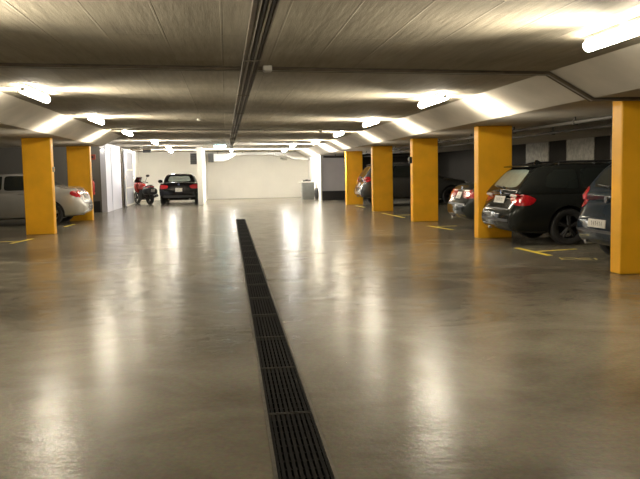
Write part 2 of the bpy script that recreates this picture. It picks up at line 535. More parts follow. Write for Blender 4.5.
TL = 1.40
def make_light(label, loc, glow='glow', col=LAMP_COL, k=1.0, length=TL):
    """surface tube luminaire, long axis along y; origin at its ceiling face"""
    t = thing('ceiling_light', label, 'ceiling light', loc, 0, 'tube lights under the ceiling')
    h = length / 2
    link('housing', box(B(), -0.045, 0.045, -h + 0.02, h - 0.02, -0.03, 0.0), 'housing', t, bevel=0.006)
    bm = B()
    prof = [(0.055 * math.cos(a), -0.076 + 0.052 * math.sin(a)) for a in [PI * 2 * i / 16 for i in range(16)]]
    prism(bm, prof, 'y', -h + 0.012, h - 0.012)
    link('diffuser', bm, glow, t, smooth=True)
    for s in (-1, 1):
        bm = B()
        prof = [(0.030 * math.cos(a), -0.07 + 0.030 * math.sin(a)) for a in [PI * 2 * i / 16 for i in range(16)]]
        prism(bm, prof, 'y', s * (h - 0.012), s * h)
        link('end_cap', bm, 'housing', t, smooth=True)
    for s in (-1, 1):
        add_area('side_aperture', t, (s * 0.058, 0, -0.075), (s, 0, 0.18), 0.06, length - 0.1, LAMP_SIDE * k, col, math.radians(104))
    return t

right_ys = [(0.4, ''), (5.9, ''), (11.8, ''), (17.0, ''), (21.9, ''), (27.7, '')]
names_r = ['tube light over the right lane, behind the camera position', 'brightest tube light, at the top right corner of the ceiling, nearest of the right row',
           'second nearest tube light of the right row, just beyond the transverse tray', 'third nearest tube light in the right ceiling row',
           'fourth nearest tube light in the right ceiling row', 'fifth tube light in the right ceiling row, before the white far wall']
for (y, _), nm in zip(right_ys, names_r):
    x = 3.27
    make_light(nm, (x, y, czt(x) - 0.003))
left_ys = [0.4, 5.8, 11.35, 16.5, 21.6]
names_l = ['tube light over the left lane, behind the camera position', 'tube light over the left lane, just outside the left picture edge',
           'large bright tube light at the left picture edge under the ceiling', 'second visible tube light of the left ceiling row, counted from the left picture edge',
           'third visible tube light of the left ceiling row, ahead of the garage opening']
for y, nm in zip(left_ys, names_l):
    make_light(nm, (-2.66, y, czt(-2.66) - 0.003))
make_light('small far tube light in front of the garage opening', (-2.5, 28.0, czt(-2.5) - 0.003), 'glow', FAR_COL, 1.2)
make_light('tube light at the garage entrance above the roadster boot', (-2.40, 33.2, czt(-2.4) - 0.003), 'glow', FAR_COL, 1.0)
make_light('added unseen tube light deep inside the garage over the roadster bonnet', (-2.70, 38.6, czt(-2.7) - 0.003), 'glow_far', FAR_COL, 2.5)  # added lamp, itself unseen, to brighten the garage back wall
make_light('far tube light before the white back wall, above the duct', (2.75, 31.2, czt(2.75) - 0.003), 'glow_far', FAR_COL, 4.0)
make_light('furthest tube light, over the recess by the grey cabinet', (2.9, 37.6, czt(2.9) - 0.003), 'glow_far', FAR_COL, 4.5)
make_light('tube light over the recess beside the white partition end', (0.3, 37.6, czt(0.3) - 0.003), 'glow_far', FAR_COL, 4.5)

t = thing('emergency_light', 'small bluish emergency light on the ceiling before the duct', 'emergency light', (-0.21, 31.3, czt(-0.2)))
link('housing', box(B(), -0.26, 0.26, -0.05, 0.05, -0.05, -0.001), 'housing', t, bevel=0.006)
link('lens', box(B(), -0.24, 0.24, -0.045, 0.045, -0.12, -0.05), 'glow_cold', t, bevel=0.012)
t = thing('wall_lamp', 'tiny bright lamp at the top corner of the white side wall', 'lamp', (-4.62, 29.68, 2.36))
link('housing', box(B(), -0.05, 0.05, -0.04, 0, -0.04, 0.04), 'housing', t, bevel=0.006)
link('lens', ellipsoid(B(), (0, -0.055, 0), (0.04, 0.03, 0.03)), 'glow', t, smooth=True)

# ------------------------------------------------------------------ trays, conduits
def tray_along(pts, wdt, depth=0.05):
    return pts
# longitudinal tray (along the drain line)
t = thing('cable_tray', 'long brown cable tray with conduits running down the ceiling middle', 'cable tray', (0, 0, 0))
ya, yb = -2.0, 33.0
def tx(y):
    return 0.305 - 0.0022 * y
def zt_(x):
    return czt(x)
def long_bar(bm, xo0, xo1, z0, z1):
    v = []
    for z in (z0, z1):
        for (xo, y) in ((xo0, ya), (xo1, ya), (xo1, yb), (xo0, yb)):
            x = tx(y) + xo
            v.append(bm.verts.new((x, y, czt(x) + z)))
    for q in ((0, 3, 2, 1), (4, 5, 6, 7), (0, 1, 5, 4), (1, 2, 6, 5), (2, 3, 7, 6), (3, 0, 4, 7)):
        bm.faces.new([v[i] for i in q])
b = B()
long_bar(b, -0.085, 0.085, -0.062, -0.052)
long_bar(b, -0.085, -0.055, -0.105, -0.052)
long_bar(b, 0.075, 0.085, -0.105, -0.052)
link('tray', b, 'tray', t)
for xo, r, m in ((-0.035, 0.013, 'conduit'), (0.0, 0.012, 'conduit_dark'), (0.03, 0.011, 'conduit'), (0.057, 0.012, 'conduit_dark')):
    bm = B()
    tube(bm, [(tx(y) + xo, y, czt(tx(y)) - 0.086) for y in (ya, yb)], r, 8)
    link('conduit', bm, m, t, smooth=True)
for y in np.arange(1.0, 32, 3.3):
    bm = B()
    x = tx(y)
    box(bm, x - 0.09, x + 0.09, y - 0.012, y + 0.012, czt(x) - 0.110, czt(x) - 0.102)
    link('clip', bm, 'tray', t)
    link('hanger', box(B(), x - 0.02, x + 0.02, y - 0.02, y + 0.02, czt(x) - 0.053, czt(x) - 0.0005), 'tray', t)
# transverse tray
def trans_tray(pts, name, label, w2, m='tray', with_pipe=True):
    t = thing(name, label, 'cable tray')
    P = [Vector(p) for p in pts]
    for nm, off, r, mm in ([('conduit', -w2 * 0.72, 0.016, m), ('conduit', w2 * 0.72, 0.016, m), ('cable', 0.0, 0.016, 'conduit')] if with_pipe else [('conduit', 0, 0.02, m)]):
        bm = B()
        tube(bm, [p + Vector((0, off, -0.022)) for p in P], r, 8)
        link(nm, bm, mm, t, smooth=True)
    if with_pipe:
        bm = B()
        for p, q in zip(P, P[1:]):
            v = []
            for z in (-0.006, -0.001):
                for (pt, o) in ((p, -w2), (q, -w2), (q, w2), (p, w2)):
                    v.append(bm.verts.new((pt.x, pt.y + o, pt.z + z)))
            for qd in ((0, 3, 2, 1), (4, 5, 6, 7), (0, 1, 5, 4), (1, 2, 6, 5), (2, 3, 7, 6), (3, 0, 4, 7)):
                bm.faces.new([v[i] for i in qd])
        link('backing_strip', bm, m, t)
    return t
trans_tray([(-3.20, 8.78, czt(-3.2)), (0.2, 8.82, czt(0.2) - 0.0), (RX0 - 0.005, 8.90, CRZ), (RX1 - 0.01, 8.86, RS), (4.85, 8.80, RS), (7.0, 8.80, RS)],
           'conduit_run', 'brown double conduit crossing the ceiling and stepping down the right haunch', 0.07)
trans_tray([(-3.0, 20.9, czt(-3)), (3.8, 20.9, czt(3.8))], 'conduit_run', 'thin far conduit crossing the ceiling between the lamp rows', 0.03, 'conduit', False)
for (x, y, lab) in ((0.50, 8.69, 'white junction box beside the crossing of the two ceiling trays'), (1.0, 20.825, 'small pale junction box on the far ceiling conduit'),
                    (2.62, 20.825, 'pale junction box on the far conduit next to the fourth tube light')):
    zc = czt(x)
    t = thing('junction_box', lab, 'junction box', (x, y, zc))
    link('box', box(B(), -0.05, 0.05, -0.05, 0.05, -0.06, -0.002), 'box_white', t, bevel=0.006)
    link('lid', box(B(), -0.042, 0.042, -0.042, 0.042, -0.067, -0.06), 'box_white', t, bevel=0.003)
# small ceiling sensors
for (x, y, lab) in ((-0.55, 17.0, 'tiny white round detector on the ceiling left of the long tray'),):
    bm = B()
    lathe(bm, [(0.045, 0), (0.05, -0.02), (0.035, -0.045), (0.001, -0.05)], 'z', 16)
    tag(link('smoke_detector', bm, 'box_white', loc=(x, y, czt(x) - 0.002), smooth=True), lab, 'detector')
# pipes over the right bays, along the aisle
for (x, z, r, lab) in ((5.78, 2.10, 0.03, 'dark pipe under the bay ceiling just behind the right pillars'), (6.6, 2.06, 0.028, 'grey pipe deeper under the right bay ceiling')):
    t = thing('ceiling_pipe', lab, 'pipe')
    bm = B()
    tube(bm, [(x, 3.0, z), (x, 36.2, z)], r, 12)
    link('pipe', bm, 'pipe_grey', t, smooth=True)
    for y in np.arange(4.0, 36, 2.7):
        bm = B()
        box(bm, x - r - 0.012, x + r + 0.012, y - 0.02, y + 0.02, z - r - 0.012, z + r + 0.004)
        box(bm, x - 0.012, x + 0.012, y - 0.012, y + 0.012, z + r, RS - 0.001)
        link('hanger', bm, 'conduit_dark', t)
t = thing('ceiling_pipe', 'pipe crossing under the ceiling by the grey end wall at right', 'pipe')
bm = B()
tube(bm, [(4.62, 36.0, 2.08), (10.2, 36.0, 2.08)], 0.05, 10)
link('pipe', bm, 'pipe_grey', t, smooth=True)
for x in (5.2, 7.4, 9.4):
    link('hanger', box(B(), x - 0.02, x + 0.02, 35.98, 36.02, 2.1, RS - 0.001), 'conduit_dark', t)

# ------------------------------------------------------------------ ventilation duct at the back wall
t = thing('ventilation_duct', 'silver ventilation duct running under the ceiling along the white back wall', 'duct')
bm = B()
def sect(x, y0, y1, z0, z1):
    return [(x, y0, z0), (x, y1, z0), (x, y1, z1), (x, y0, z1)]
def loft(bm, secs, cap=True):
    R = [[bm.verts.new(p) for p in s] for s in secs]
    for a, c in zip(R, R[1:]):
        for k in range(len(a)):
            bm.faces.new((a[k], a[(k + 1) % len(a)], c[(k + 1) % len(a)], c[k]))
    if cap:
        bm.faces.new(R[0][::-1])
        bm.faces.new(R[-1])
loft(bm, [sect(-0.62, 40.6, 41.2, 2.02, 2.44), sect(-0.15, 40.6, 41.2, 2.02, 2.44), sect(0.12, 40.65, 41.15, 2.10, 2.44), sect(0.55, 40.8, 41.05, 2.34, 2.47), sect(2.55, 40.8, 41.05, 2.34, 2.47),
          sect(2.62, 40.75, 41.1, 2.28, 2.48), sect(3.02, 40.75, 41.1, 2.28, 2.48), sect(3.10, 40.8, 41.05, 2.34, 2.46), sect(3.35, 40.8, 41.05, 2.20, 2.32), sect(3.62, 40.8, 41.05, 2.06, 2.18),
          sect(4.50, 40.8, 41.05, 2.02, 2.14)])
link('duct_run', bm, 'galv', t, bevel=0.01)
link('duct_mouth', box(B(), -0.92, -0.62, 40.58, 41.22, 2.0, 2.46), 'galv_dark', t, bevel=0.02)
for x in (-0.4, 0.9, 2.3, 3.0):
    link('hanger', box(B(), x - 0.012, x + 0.012, 40.9, 40.93, 2.40, czt(x) - 0.001), 'conduit_dark', t)
t = thing('pipe_stub', 'small round pipe end under the duct on the white back wall', 'pipe', (3.05, 42.19, 2.15))
bm = B()
tube(bm, [(0, 0, 0), (0, -0.35, 0), (0.1, -0.4, -0.05), (0.3, -0.42, -0.06)], 0.05, 10)
link('stub', bm, 'box_white', t, smooth=True)
t = thing('vent_grille', 'grey vent grille high on the garage back wall above the roadster', 'vent', (-1.72, Y1, 2.22))
link('frame', box(B(), -0.19, 0.19, -0.04, -0.001, -0.30, 0.30), 'cabinet', t, bevel=0.006)
for k in range(6):
    link('slat', box(B(), -0.16, 0.16, -0.055, -0.035, -0.25 + k * 0.09, -0.20 + k * 0.09), 'pipe_grey', t)

# ------------------------------------------------------------------ recess furniture
t = thing('cabinet', 'grey steel cabinet standing in the right corner of the far recess', 'cabinet', (4.08, 38.15, 0))
link('body', box(B(), -0.30, 0.30, -0.25, 0.25, 0.0, 0.86), 'cabinet', t, bevel=0.01)
link('top', box(B(), -0.42, 0.33, -0.28, 0.28, 0.86, 0.90), 'housing', t, bevel=0.006)
link('door', box(B(), -0.27, 0.27, -0.268, -0.25, 0.05, 0.82), 'cabinet', t, bevel=0.005)
t2 = thing('battery_box', 'small black box lying on the grey cabinet', 'box', (4.02, 38.05, 0.90))
link('case', box(B(), -0.20, 0.20, -0.1, 0.1, 0, 0.085), 'black', t2, bevel=0.01)
link('grip', box(B(), -0.07, 0.07, -0.012, 0.012, 0.085, 0.105), 'black', t2, bevel=0.005)
def tyre_bm(r, wd, inner=0.64):
    bm = B()
    h = wd / 2
    prof = [(r * inner, -h * 0.8), (r * 0.78, -h), (r * 0.93, -h * 0.96), (r * 0.99, -h * 0.7), (r, 0), (r * 0.99, h * 0.7), (r * 0.93, h * 0.96), (r * 0.78, h), (r * inner, h * 0.8), (r * inner, -h * 0.8)]
    return lathe(bm, prof, 'y', 32)
o = link('spare_tyre', tyre_bm(0.29, 0.16), 'rubber', smooth=True, loc=(4.455, 37.62, 0.29))
o.rotation_euler = (0, 0, PI / 2)
tag(o, 'black tyre standing against the side wall beside the grey cabinet', 'tyre')
o = link('wall_panel', box(B(), 4.515, 4.538, 37.2, 39.2, 1.05, 1.70), 'white_wall', bevel=0.004)
tag(o, 'plain white panel fixed on the side wall above the cabinet', 'panel')

# ------------------------------------------------------------------ garage gate leaf + operator
t = thing('garage_gate', 'open white garage gate leaf folded back at the left of the garage', 'gate', (-4.40, 34.1, 0))
link('panel', box(B(), -0.03, 0.03, 0.0, 2.75, 0.03, 2.48), 'cool_wall', t, bevel=0.006)
for z in (0.03, 0.8, 1.6, 2.40):
    link('rail', box(B(), 0.03, 0.045, 0.0, 2.75, z, z + 0.07), 'white_wall', t, bevel=0.004)
for y in (0.0, 2.67):
    link('stile', box(B(), 0.03, 0.05, y, y + 0.08, 0.03, 2.47), 'white_wall', t, bevel=0.004)
for y in (0.2, 2.5):
    link('foot', box(B(), -0.02, 0.02, y - 0.03, y + 0.03, 0, 0.03), 'black', t)
t = thing('gate_operator', 'dark gate motor arm under the ceiling at the garage entrance', 'gate motor', (-3.75, 34.3, 2.55))
link('rail', box(B(), -0.4, 0.5, -0.04, 0.04, -0.06, 0.0), 'tray', t, bevel=0.006)
link('motor', box(B(), 0.15, 0.5, -0.09, 0.09, -0.18, -0.06), 'black', t, bevel=0.02)
bm = B()
tube(bm, [(-0.35, 0, -0.08), (0.3, 0.5, -0.10)], 0.02, 8)
link('arm', bm, 'tray', t, smooth=True)
link('bracket', box(B(), -0.03, 0.03, -0.03, 0.03, 0.0, 0.075), 'tray', t)

# ------------------------------------------------------------------ small wall objects
t = thing('fire_extinguisher', 'red fire extinguisher hung on the grey wall behind the silver saloon', 'fire extinguisher', (-5.03, 29.60, 0.68))
bm = B()
lathe(bm, [(0.001, 0), (0.07, 0.0), (0.08, 0.02), (0.08, 0.44), (0.06, 0.50), (0.025, 0.53), (0.025, 0.56), (0.001, 0.56)], 'z', 20)
link('cylinder', bm, 'ext_red', t, smooth=True)
bm = B()
box(bm, -0.02, 0.02, -0.03, 0.02, 0.56, 0.60)
box(bm, -0.015, 0.015, -0.10, 0.02, 0.60, 0.62)
link('valve', bm, 'black', t, bevel=0.004)
bm = B()
tube(bm, [(0.02, -0.02, 0.58), (0.10, -0.03, 0.55), (0.11, -0.03, 0.40), (0.095, -0.03, 0.2), (0.09, -0.03, 0.1)], [0.012, 0.012, 0.012, 0.014, 0.02], 8)
link('hose', bm, 'black', t, smooth=True)
link('bracket', box(B(), -0.05, 0.05, 0.07, 0.099, 0.3, 0.4), 'black', t)
t = thing('alarm_bell', 'small dark red alarm box high behind the left rear pillar', 'alarm', (-4.98, 29.70, 2.10))
link('case', box(B(), -0.10, 0.10, -0.07, 0, -0.10, 0.10), 'sign_red', t, bevel=0.01)
link('knob', ellipsoid(B(), (0, -0.08, 0), (0.05, 0.02, 0.05)), 'black', t, smooth=True)
t = thing('device_box', 'small dark device box with a pale button on the third right pillar', 'device', (RXA, 19.66, 1.63))
link('case', box(B(), -0.07, -0.001, -0.06, 0.05, -0.085, 0.085), 'black', t, bevel=0.008)
link('button', ellipsoid(B(), (-0.075, 0.02, 0.02), (0.02, 0.025, 0.035)), 'box_white', t, smooth=True)
t = thing('push_button', 'small white push button on the end of the left front pillar', 'switch', (-4.13, 18.96, 1.55))
link('case', box(B(), 0.001, 0.035, -0.045, 0.045, -0.06, 0.06), 'box_white', t, bevel=0.006)
link('button', ellipsoid(B(), (0.037, 0, 0), (0.012, 0.02, 0.02)), 'yellow', t, smooth=True)

# ------------------------------------------------------------------ cars
def keys(tab, xs):
    tab = np.array(tab, float)
    out = []
    for c in range(1, tab.shape[1]):
        v = np.interp(xs, tab[:, 0], tab[:, c])
        for _ in range(3):
            s = v.copy()
            s[1:-1] = 0.25 * v[:-2] + 0.5 * v[1:-1] + 0.25 * v[2:]
            v = s
        out.append(v)
    return out

def spaced(x0, x1, n):
    u = np.linspace(0, 1, n)
    s = 0.5 - 0.5 * np.cos(PI * u)
    return x0 + (x1 - x0) * (0.45 * u + 0.55 * s)

def skin(bm, secs):
    """half sections (y,z) at x, mirrored and lofted to a closed shell"""
    R = []
    for x, hs in secs:
        ring = [(x, y, z) for y, z in hs] + [(x, -y, z) for y, z in hs[-2:0:-1]]
        R.append([bm.verts.new(p) for p in ring])
    for a, c in zip(R, R[1:]):
        for k in range(len(a)):
            bm.faces.new((a[k], c[k], c[(k + 1) % len(a)], a[(k + 1) % len(a)]))
    bm.faces.new(R[0])
    bm.faces.new(R[-1][::-1])

def body_bm(P, part='both'):
    bm = B()
    if part != 'top':
        lower_shell(bm, P)
    if part != 'low':
        upper_shell(bm, P)
    bmesh.ops.recalc_face_normals(bm, faces=bm.faces[:])
    return bm

def lower_shell(bm, P):
    xs = spaced(P['low'][0][0], P['low'][-1][0], 56)
    w_, zl, zs, zd = keys(P['low'], xs)
    secs = []
    for x, wd, a, s, d in zip(xs, w_, zl, zs, zd):
        h = s - a
        secs.append((x, [(0, a), (0.80 * wd, a), (0.92 * wd, a + 0.06 * h), (0.965 * wd, a + 0.18 * h), (0.992 * wd, a + 0.38 * h), (wd, a + 0.60 * h), (0.988 * wd, a + 0.80 * h),
                         (0.962 * wd, a + 0.93 * h), (0.91 * wd, s + 0.25 * (d - s)), (0.70 * wd, s + 0.75 * (d - s)), (0.4 * wd, d), (0, d + 0.004)]))
    skin(bm, secs)

def upper_shell(bm, P):
    xs = spaced(P['top'][0][0], P['top'][-1][0], 44)
    zb, wb, zr, wr = keys(P['top'], xs)
    secs = []
    for x, b0, wb_, z, wt in zip(xs, zb, wb, zr, wr):
        k = min(1.0, max(0.0, (z - b0) / 0.35))
        h = max(z - b0, 0.004)
        secs.append((x, [(0, b0 - 0.06), (wb_ * 0.96, b0 - 0.06), (wb_, b0), (wb_ + (wt - wb_) * 0.35 + 0.012 * k, b0 + 0.40 * h), (wb_ + (wt - wb_) * 0.72 + 0.012 * k, b0 + 0.75 * h),
                         (wt, b0 + 0.92 * h), (wt * 0.94, b0 + 0.975 * h), (wt * 0.80, b0 + h), (wt * 0.45, b0 + h + 0.012 * k), (0, b0 + h + 0.018 * k)]))
    skin(bm, secs)

def decal(bvh, poly, frame, off=0.006, depth=0.02, rings=6, dens=3):
    """outline (t,z) projected along a direction on the body: a fitted panel with thickness"""
    o, T, D = frame
    n0 = len(poly)
    pts = []
    for i in range(n0):
        p, q = poly[i], poly[(i + 1) % n0]
        for k in range(dens):
            u = k / dens
            pts.append((p[0] + (q[0] - p[0]) * u, p[1] + (q[1] - p[1]) * u))
    # round the outline a little
    for _ in range(1):
        m = len(pts)
        pts = [(0.25 * pts[i - 1][0] + 0.5 * pts[i][0] + 0.25 * pts[(i + 1) % m][0], 0.25 * pts[i - 1][1] + 0.5 * pts[i][1] + 0.25 * pts[(i + 1) % m][1]) for i in range(m)]
    c = (sum(p[0] for p in pts) / len(pts), sum(p[1] for p in pts) / len(pts))
    bm = B()
    last = [None]
    def hit(t, z):
        org = o + T * t + Vector((0, 0, z))
        loc, nor, idx, dist = bvh.ray_cast(org, D)
        if loc is None:
            loc = org + D * (last[0] if last[0] else 3.0)
        else:
            last[0] = dist
        return loc
    def two(t, z):
        p = hit(t, z)
        return bm.verts.new(p - D * off), bm.verts.new(p + D * depth)
    cen = two(*c)
    prev = None
    for r in range(1, rings + 1):
        k = r / rings
        cur = [two(c[0] + (p[0] - c[0]) * k, c[1] + (p[1] - c[1]) * k) for p in pts]
        m = len(cur)
        for i in range(m):
            j = (i + 1) % m
            for s in (0, 1):
                if prev is None:
                    bm.faces.new((cen[s], cur[i][s], cur[j][s]))
                else:
                    bm.faces.new((prev[i][s], cur[i][s], cur[j][s], prev[j][s]))
        prev = cur
    m = len(prev)
    for i in range(m):
        j = (i + 1) % m
        bm.faces.new((prev[i][0], prev[i][1], prev[j][1], prev[j][0]))
    return bm

def F_rear():
    return (Vector((-2, 0, 0)), Vector((0, 1, 0)), Vector((1, 0, 0)))
def F_front(L):
    return (Vector((L + 2, 0, 0)), Vector((0, 1, 0)), Vector((-1, 0, 0)))
def F_side(s):
    return (Vector((0, s * 3, 0)), Vector((1, 0, 0)), Vector((0, -s, 0)))
def F_corner(s, x, y, ang):
    """looks at (x, s*y) from behind, swung out by ang; t runs outwards"""
    D = Vector((math.cos(ang), -s * math.sin(ang), 0))
    T = Vector((math.sin(ang), s * math.cos(ang), 0))
    return (Vector((x, s * y, 0)) - D * 3, T, D)

def wheel(parent, x, y, r, wd, side, rim_m):
    w_ = link('wheel', tyre_bm(r, wd), 'rubber', parent, smooth=True, loc=(x, y, r))
    bm = B()
    h = wd / 2
    ro = r * 0.66
    yo = side * h * 0.72
    # rim barrel
    lathe(bm, [(ro, -h * 0.8), (ro, h * 0.8), (ro * 0.93, h * 0.8), (ro * 0.93, -h * 0.8), (ro, -h * 0.8)], 'y', 28)
    # spokes
    n_s = 5
    for k in range(n_s):
        a = 2 * PI * k / n_s + 0.3
        for da in (-0.13, 0.13):
            c0, s0 = math.cos(a), math.sin(a)
            c1, s1 = math.cos(a + da), math.sin(a + da)
            p0 = Vector((c0 * ro * 0.15, yo, s0 * ro * 0.15))
            p1 = Vector((c1 * ro * 0.95, yo - side * 0.01, s1 * ro * 0.95))
            tube(bm, [p0, p1], [0.030, 0.024], 6)
    lathe(bm, [(ro * 0.24, yo - side * 0.02), (ro * 0.24, yo + side * 0.012), (ro * 0.12, yo + side * 0.02), (0.001, yo + side * 0.02)], 'y', 16)
    link('rim', bm, rim_m, w_, smooth=True)
    return w_

def plate(parent, x, y, z, tilt=0.0, wd=0.30, ht=0.16, facing=-1):
    p = link('number_plate', box(B(), -0.006, 0.006, -wd / 2, wd / 2, -ht / 2, ht / 2), 'plate', parent, loc=(x, y, z), bevel=0.004)
    p.rotation_euler = (0, tilt, 0)
    bm = B()
    rows = [(0.030, 0.046, 2, 0.05), (-0.036, 0.050, 4, 0.045)] if ht > 0.14 else [(0.0, 0.06, 6, 0.055)]
    for zc, hh, n_c, st in rows:
        for k in range(n_c):
            yc = (k - (n_c - 1) / 2) * st
            # worn, unreadable characters: a stem and a bar each
            box(bm, facing * 0.0085, facing * 0.0062, yc - 0.012, yc - 0.004, zc - hh / 2, zc + hh / 2)
            box(bm, facing * 0.0085, facing * 0.0062, yc - 0.004, yc + 0.010, zc + (hh * 0.28 if k % 2 else -hh * 0.1), zc + (hh * 0.5 if k % 2 else hh * 0.08))
    link('plate_figures', bm, 'plate_ink', p)
    return p

def make_car(P, label, cat, loc, rz, name='car'):
    root = thing(name, label, cat, loc, rz, None)
    bm = body_bm(P)
    bvh = BVHTree.FromBMesh(bm)
    bm.free()
    body = link('body', body_bm(P, 'low'), [P['paint'], 'arch'], root, smooth=True, angle=40)
    # wheel arches
    cutb = B()
    for x in P['axles']:
        for s in (-1, 1):
            yo = P['W'] + 0.1
            yi = P['W'] - 0.34
            rr = P['r'] + 0.045
            A = [(x + rr * math.cos(2 * PI * k / 36), P['r'] + 0.01 + rr * math.sin(2 * PI * k / 36)) for k in range(36)]
            prism(cutb, A, 'y', s * yi, s * yo, 0)
    cut = link('cutter', cutb, 'arch', root)
    md = body.modifiers.new('arches', 'BOOLEAN')
    md.operation = 'DIFFERENCE'
    md.object = cut
    md.solver = 'EXACT'
    md.material_mode = 'TRANSFER'
    bpy.context.view_layer.update()
    dg = bpy.context.evaluated_depsgraph_get()
    me = bpy.data.meshes.new_from_object(body.evaluated_get(dg))
    body.modifiers.clear()
    up = body_bm(P, 'top')
    for f in up.faces:
        f.smooth = True
    up.from_mesh(me)
    up.to_mesh(me)
    up.free()
    old = body.data
    body.data = me
    bpy.data.meshes.remove(old)
    cm = cut.data
    bpy.data.objects.remove(cut)
    bpy.data.meshes.remove(cm)
    for x in P['axles']:
        for s in (-1, 1):
            wheel(root, x, s * (P['W'] - 0.125), P['r'], 0.21, s, P.get('rim', 'alloy'))
    # glass
    for s in (-1, 1):
        for poly in P['side_glass']:
            link('side_window', decal(bvh, poly, F_side(s), dens=7), P.get('glass_m', 'glass'), root, smooth=True)
    link('rear_window', decal(bvh, P['rear_glass'], F_rear(), rings=8, dens=5), P.get('rear_m', 'glass_rear'), root, smooth=True)
    link('windscreen', decal(bvh, P['front_glass'], F_front(P['L']), rings=8, dens=5), 'glass', root, smooth=True)
    # lamps
    for s in (-1, 1):
        x, y, ang, polys = P['tail']
        tl = None
        for k, (poly, mm) in enumerate(polys):
            o = link('tail_light' if k == 0 else 'lens_section', decal(bvh, poly, F_corner(s, x, y, ang), off=0.010 + 0.004 * k), mm, root if tl is None else tl, smooth=True)
            tl = tl or o
        x, y, ang, poly = P['head']
        fr = F_corner(s, 0, y, ang)
        Df = Vector((-fr[2].x, fr[2].y, 0))
        Tf = Vector((-fr[1].x, fr[1].y, 0))
        link('headlight', decal(bvh, poly, (Vector((x, s * y, 0)) - Df * 3, Tf, Df), off=0.008), 'clear_lamp', root, smooth=True)
    # plates
    def surf(frame, t, z):
        h = bvh.ray_cast(frame[0] + frame[1] * t + Vector((0, 0, z)), frame[2])[0]
        return h.x if h else 0
    z = P['plate_z']
    xp = min(surf(F_rear(), 0, z - 0.07), surf(F_rear(), 0, z + 0.07))
    dx = surf(F_rear(), 0, z + 0.07) - surf(F_rear(), 0, z - 0.07)
    tilt = math.atan2(dx, 0.14)
    plate(root, (surf(F_rear(), 0, z - 0.07) + surf(F_rear(), 0, z + 0.07)) / 2 - 0.012, 0, z, tilt, *P.get('plate_size', (0.30, 0.16)))
    # bumper strip + exhaust
    for poly in P.get('rear_trim', []):
        link('bumper_trim', decal(bvh, poly, F_rear(), off=0.012, dens=6), P.get('trim_m', 'black'), root, smooth=True)
    for s in P.get('exhausts', [1]):
        bm = B()
        tube(bm, [(0.05, s * 0.45, P['ex_z']), (0.4, s * 0.45, P['ex_z'])], 0.035, 12)
        link('exhaust', bm, 'chrome', root, smooth=True)
    # mirrors
    mx, my, mz = P['mirror']
    for s in (-1, 1):
        bm = B()
        ellipsoid(bm, (mx, s * (my + 0.10), mz), (0.07, 0.11, 0.075))
        mo = link('wing_mirror', bm, P.get('mirror_m', P['paint']), root, smooth=True)
        bm = B()
        tube(bm, [(mx + 0.03, s * (my - 0.06), mz - 0.06), (mx + 0.02, s * (my + 0.05), mz - 0.03)], 0.02, 8)
        link('mirror_arm', bm, 'black', mo, smooth=True)
    # door handles
    for s in (-1, 1):
        for (hx, hz) in P['handles']:
            h = bvh.ray_cast(Vector((hx, s * 3, hz)), Vector((0, -s, 0)))[0]
            if h:
                link('door_handle', box(B(), hx - 0.10, hx + 0.10, h.y - 0.008 + s * 0.012, h.y + 0.008 + s * 0.012, hz - 0.014, hz + 0.014), P['paint'], root, bevel=0.006)
    # badge
    if 'badge' in P:
        zb = P['badge']
        xb = surf(F_rear(), 0, zb)
        bm = B()
        lathe(bm, [(0.001, 0.012), (0.045, 0.012), (0.045, -0.012), (0.001, -0.012)], 'x', 20, (xb, 0, zb))
        bd = link('badge', bm, 'chrome', root, smooth=True)
        if P.get('round_badge'):
            bm = B()
            for q in (0, 2):
                pts = [(0, zb)] + [(0.032 * math.cos(PI / 2 * q + PI / 2 * i / 6), zb + 0.032 * math.sin(PI / 2 * q + PI / 2 * i / 6)) for i in range(7)]
                prism(bm, pts, 'x', xb - 0.016, xb - 0.011)
            link('badge_quarters', bm, 'blue', bd)
    # wiper, rails, spoiler, aerial
    if 'wiper' in P:
        zw, y0, y1 = P['wiper']
        bm = B()
        pa = Vector((surf(F_rear(), y0, zw) - 0.02, y0, zw))
        pb = Vector((surf(F_rear(), y1, zw + 0.03) - 0.02, y1, zw + 0.03))
        tube(bm, [pa, pb], 0.011, 6)
        ellipsoid(bm, (pa.x + 0.01, pa.y, pa.z), (0.025, 0.03, 0.025), 10)
        link('wiper', bm, 'black', root, smooth=True)
    if 'rails' in P:
        x0, x1, yr, zr = P['rails']
        for s in (-1, 1):
            bm = B()
            pts = []
            for k in range(9):
                x = x0 + (x1 - x0) * k / 8
                hz = bvh.ray_cast(Vector((x, s * yr, 3)), Vector((0, 0, -1)))[0].z
                pts.append((x, s * yr, hz + (0.045 if 0 < k < 8 else 0.0)))
            tube(bm, pts, 0.016, 8)
            for k in (1, 4, 7):
                tube(bm, [(pts[k][0], pts[k][1], pts[k][2] - 0.055), pts[k]], 0.014, 6)
            link('roof_rail', bm, 'black', root, smooth=True)
    if 'spoiler' in P:
        xs_, ys_, zs_, ln = P['spoiler']
        bm = B()
        pr = [(-ln, zs_ - 0.018), (-ln, zs_ - 0.004), (0.0, zs_ + 0.016), (0.10, zs_ + 0.012), (0.10, zs_ - 0.03)]
        prism(bm, [(xs_ + a, z_) for a, z_ in pr], 'y', -ys_, ys_)
        link('spoiler', bm, P['paint'], root, bevel=0.008)
    if 'fin' in P:
        xf, zf = P['fin']
        bm = B()
        prism(bm, [(xf - 0.09, zf - 0.02), (xf - 0.07, zf + 0.055), (xf - 0.03, zf + 0.05), (xf + 0.09, zf - 0.02)], 'y', -0.018, 0.018)
        link('aerial', bm, P['paint'], root, bevel=0.006)
